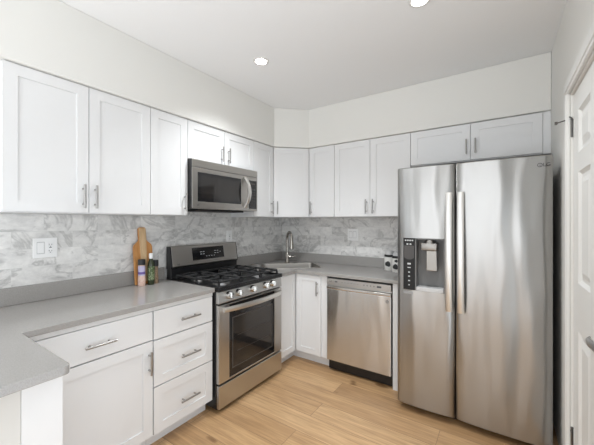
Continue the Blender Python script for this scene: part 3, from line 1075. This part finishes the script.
for z, w_, h_ in ((0.185, .024, .012), (0.160, .022, .006), (0.125, .012, .008), (0.095, .012, .008), (0.063, .013, .008), (0.032, .010, .007)):
    MB().box((xm - w_ / 2, ypn, HZ0 + z), (xm + w_ / 2, ypn - .0004, HZ0 + z + h_)).build('touch_button', M_mark, cpan)
bd = MB()
bd.box((HX0 + .002, yf(HX0 + .04) - .0003, HZ0 - .030), (HX0 + .072, yf(HX0 + .04) - .002, HZ0 - .012), 0.0005)
bd.build('badge', M_greyplastic, fd)
for x, par in ((2.066 - 1.710, fd), (2.137 - 1.710, rd)):
    h = MB()
    rings = []
    for k in range(21):
        s_ = -1 + 2 * k / 20
        z = 1.190 + s_ * 0.405
        y = -0.868 - 0.026 * (1 - abs(s_) ** 2.4)
        rings.append([(x - .021, y + .006, z), (x - .020, y - .003, z), (x - .012, y - .008, z), (x + .012, y - .008, z), (x + .020, y - .003, z), (x + .021, y + .006, z)])
    h.loft(rings)
    for z in (0.81, 1.57):
        h.box((x - .015, yf(x) - .0004, z - .02), (x + .015, -0.866, z + .02), 0.003)
    h.build('handle', M_handle, par)
lx, lz = 2.553 - 1.710, 1.735
yl = yf(lx - .015) - .0004
lt = MB().text('LG', 0.030, at(lx + .032, yl + .0012, lz), 0.0022)
lt.lathe([(0.0125, -0.004), (0.0125, 0.0012), (0.0095, 0.0012), (0.0095, -0.004)], (lx, yl, lz), 20, axis='y', caps=False)
lt.box((lx - .001, yl, lz - .007), (lx + .001, yl - .0012, lz + .006))
lt.box((lx - .001, yl, lz - .007), (lx + .006, yl - .0012, lz - .005))
lt.build('lettering', M_darkmark, rd)

# ------------------------------------------------------------------ things on the counter
Z0 = CT1 + 0.0006
# cutting board leaning on the wall (local: standing, facing -y, then leaned back)
out = [(-0.072, 0.0), (0.072, 0.0), (0.074, 0.010), (0.074, 0.285), (0.068, 0.302), (0.034, 0.332), (0.030, 0.342), (0.030, 0.425), (0.022, 0.437), (-0.022, 0.437), (-0.030, 0.425), (-0.030, 0.342), (-0.034, 0.332), (-0.068, 0.302), (-0.074, 0.285), (-0.074, 0.010)]
t = thing('cutting_board', 'bottle-shaped wooden cutting board leaning on the marble backsplash', 'cutting board', (0.087, -1.866, Z0 + 0.0024), A)
lean = Matrix.Rotation(math.radians(-6.4), 4, 'X')
MB().prism(out, 0.0, 0.018, 'y', bev=0.003, mx=lean).build('board', M_acacia, t)
MB().prism([(-0.022, 0.02), (0.022, 0.02), (0.027, 0.30), (0.027, 0.43), (-0.027, 0.43), (-0.027, 0.30)], -0.0012, 0.0004, 'y', mx=lean).build('inlay', M_maple, t)


def label_mat(name, c1, c2, sc=60.0):
    m = mat(name, c1, 0.5)
    tt = NT(m)
    nz = tt.n('ShaderNodeTexVoronoi', Scale=sc)
    tt.l(tt.obj(), nz.inputs['Vector'])
    tt.l(tt.ramp(nz.outputs['Distance'], [(0.3, c1), (0.5, c2)]), tt.b.inputs['Base Color'])
    return m


M_salt = label_mat('pink_salt', (0.62, 0.36, 0.28), (0.75, 0.56, 0.48), 160)
M_salt_label = mat('lilac_label', (0.52, 0.48, 0.66), 0.5)
M_salt_band = mat('violet_band', (0.13, 0.08, 0.30), 0.5)
M_olive = mat('dark_green_glass', (0.030, 0.040, 0.018), 0.12)
M_olive_label = label_mat('herb_label', (0.30, 0.36, 0.22), (0.06, 0.09, 0.03), 90)
M_pepper = label_mat('peppercorns', (0.05, 0.035, 0.025), (0.30, 0.20, 0.12), 140)

t = thing('salt_grinder', 'pink salt grinder with black cap and lilac label in front of the cutting board', 'salt grinder', (0.119, -1.914, Z0))
MB().lathe([(0.024, 0), (0.026, 0.004), (0.026, 0.050), (0.0235, 0.078), (0.0235, 0.152), (0.020, 0.156)]).build('jar', M_salt, t)
MB().lathe([(0.0240, 0.078), (0.0240, 0.150)]).build('jar_label', M_salt_label, t)
MB().lathe([(0.0243, 0.088), (0.0243, 0.106)]).build('label_band', M_salt_band, t)
MB().lathe([(0.022, 0.1565), (0.0255, 0.158), (0.0255, 0.192), (0.024, 0.198), (0.01, 0.199)]).build('cap', M_blackm, t)
t = thing('oil_bottle', 'dark green bottle with white cap standing right of the salt grinder', 'bottle', (0.128, -1.845, Z0))
MB().lathe([(0.023, 0), (0.025, 0.004), (0.025, 0.150), (0.022, 0.172), (0.014, 0.190), (0.012, 0.205)]).build('bottle', M_olive, t)
MB().lathe([(0.0254, 0.035), (0.0254, 0.140)]).build('bottle_label', M_olive_label, t)
MB().lathe([(0.0145, 0.1985), (0.0150, 0.200), (0.0150, 0.236), (0.013, 0.239), (0.004, 0.239)]).build('cap', M_whitep, t)
t = thing('pepper_grinder', 'small pepper grinder with black cap half hidden behind the green bottle', 'pepper grinder', (0.112, -1.80, Z0))
MB().lathe([(0.021, 0), (0.022, 0.004), (0.022, 0.045), (0.019, 0.065), (0.019, 0.130), (0.016, 0.134)]).build('jar', M_pepper, t)
MB().lathe([(0.019, 0.1345), (0.0225, 0.136), (0.0225, 0.176), (0.021, 0.181), (0.008, 0.182)]).build('cap', M_blackm, t)


M_cer = mat('white_ceramic', (0.80, 0.79, 0.76), 0.2)


def blot(b, r, phi, z, size, irr):
    """a flat spot wrapped onto a jar of radius r"""
    n = 18
    vs, fs = [(r * math.cos(phi), r * math.sin(phi), z)], []
    for j in range(1, 6):
        for k in range(n):
            a_ = 2 * PI * k / n
            q = j / 5 * size * (1 + irr * math.sin(3 * a_ + phi * 5) + irr * .6 * math.cos(2 * a_))
            p_ = phi + q * math.cos(a_) / r
            vs.append((r * math.cos(p_), r * math.sin(p_), z + q * math.sin(a_)))
            m1 = 1 + (j - 1) * n
            fs.append([0, 1 + k, 1 + (k + 1) % n] if j == 1 else [m1 - n + k, m1 + k, m1 + (k + 1) % n, m1 - n + (k + 1) % n])
    b.add(vs, fs, True)


look = math.radians(-60)      # the side turned to the room
for (x, y, lb, sp) in ((1.437, -0.128, 'white canister with black spots beside the refrigerator, the left of the pair', [(-.62, .055, .019), (.75, .088, .013), (2.2, .05, .02), (3.6, .08, .02)]),
                       (1.536, -0.200, 'white canister with black spots half hidden by the refrigerator edge', [(-.70, .045, .018), (-.55, .092, .010), (.9, .08, .02), (2.6, .06, .02)])):
    t = thing('canister', lb, 'canister', (x, y, Z0), 0, 'spotted canisters')
    t.scale = (1.18, 1.18, 1.18)
    MB().lathe([(0.041, 0), (0.044, 0.004), (0.044, 0.108), (0.040, 0.112)], seg=64).build('jar', M_cer, t)
    for dphi, z, q in sp:
        b = MB()
        blot(b, 0.0446, look + dphi, z, q * 1.25, 0.12)
        b.build('black_spot', M_blackm, t, recalc=False)
    MB().lathe([(0.038, 0.1125), (0.0445, 0.114), (0.0445, 0.128), (0.039, 0.131)]).build('band', M_blackm, t)
    MB().lathe([(0.038, 0.1315), (0.039, 0.140), (0.032, 0.158), (0.012, 0.166), (0.003, 0.167)]).build('lid', M_lightplastic, t)

# ------------------------------------------------------------------ switch plates and outlets (faces -y, then turned)


def plate(label, loc, rotz, w_, h_, items):
    t = thing('wall_plate', label, 'outlet', loc, rotz, 'white wall plates')
    MB().box((-w_ / 2, 0, -h_ / 2), (w_ / 2, -0.006, h_ / 2), 0.002, 2).build('cover_plate', M_whitep, t)
    for kind, x in items:
        if kind == 'rocker':
            MB().box((x - .0195, -0.0061, -0.037), (x + .0195, -0.0064, 0.037)).build('rocker_frame', M_lightplastic, t)
            MB().box((x - .0165, -0.0061, -0.033), (x + .0165, -0.0072, 0.033), 0.0004).prism([(-0.0072, -0.030), (-0.0115, -0.030), (-0.0075, 0.030), (-0.0072, 0.030)], x - .014, x + .014, 'x').build('rocker_switch', M_whitep, t)
        else:
            oo = MB().box((x - .0165, -0.0061, -0.033), (x + .0165, -0.009, 0.033), 0.001).build('receptacle', M_whitep, t)
            sl_ = MB()
            for z in (0.018, -0.020):
                sl_.box((x - .008, -0.0091, z - .004), (x - .0055, -0.0094, z + .006))
                sl_.box((x + .0055, -0.0091, z - .003), (x + .008, -0.0094, z + .005))
                sl_.lathe([(0.0028, 0), (0.0028, 0.0003)], (x, -0.0091, z - .010), 10, axis='y')
            sl_.box((x - .006, -0.0091, -0.002), (x + .006, -0.0094, 0.003))
            sl_.build('socket_slot', M_darkmark, oo)
    return t


plate('white double wall plate with rocker switch and outlet, left end of the backsplash', (0.0095, -2.464, 1.235), A, 0.122, 0.122, [('rocker', -0.024), ('outlet', 0.024)])
plate('white single outlet plate above the right end of the range', (0.0095, -0.926, 1.243), A, 0.078, 0.125, [('outlet', 0.0)])
plate('white double switch plate on the back wall, right of the faucet', (0.992, -0.0095, 1.253), 0, 0.122, 0.130, [('rocker', -0.024), ('rocker', 0.024)])

# ------------------------------------------------------------------ recessed ceiling lights
for x, y, lb, s_ in ((0.851, -1.40, 'round recessed ceiling light above the range side of the floor', 1), (1.990, -1.40, 'round recessed ceiling light cut by the top edge of the picture', 1),
                     (1.550, -2.95, 'added recessed ceiling light, unseen, above the peninsula counter', 1), (1.150, -4.1, 'added recessed ceiling light, unseen, behind the camera', 1)):  # the last two are added fill lights, out of view
    t = thing('ceiling_light', lb, 'ceiling light', (x, y, RC - 0.0005), 0, 'recessed ceiling lights')
    MB().lathe([(0.060, -0.0005), (0.058, -0.004), (0.044, -0.006), (0.042, -0.0025), (0.042, -0.0005)], seg=36).build('trim_ring', M_trim, t)
    MB().lathe([(0.0415, -0.0008), (0.0415, -0.0022)], seg=36).build('lens', M_lamp, t)
    l = bpy.data.lights.new('lamp_glow', 'SPOT')
    l.energy = (62 if x < 1 else 40) if y > -2 else 9
    l.spot_size = math.radians(128)
    l.spot_blend = 1.0
    l.shadow_soft_size = 0.05
    l.color = (0.95, 0.98, 1.0)
    lo = bpy.data.objects.new('lamp_glow', l)
    COL.objects.link(lo)
    lo.parent = t
    lo.location = (0, 0, -0.02)
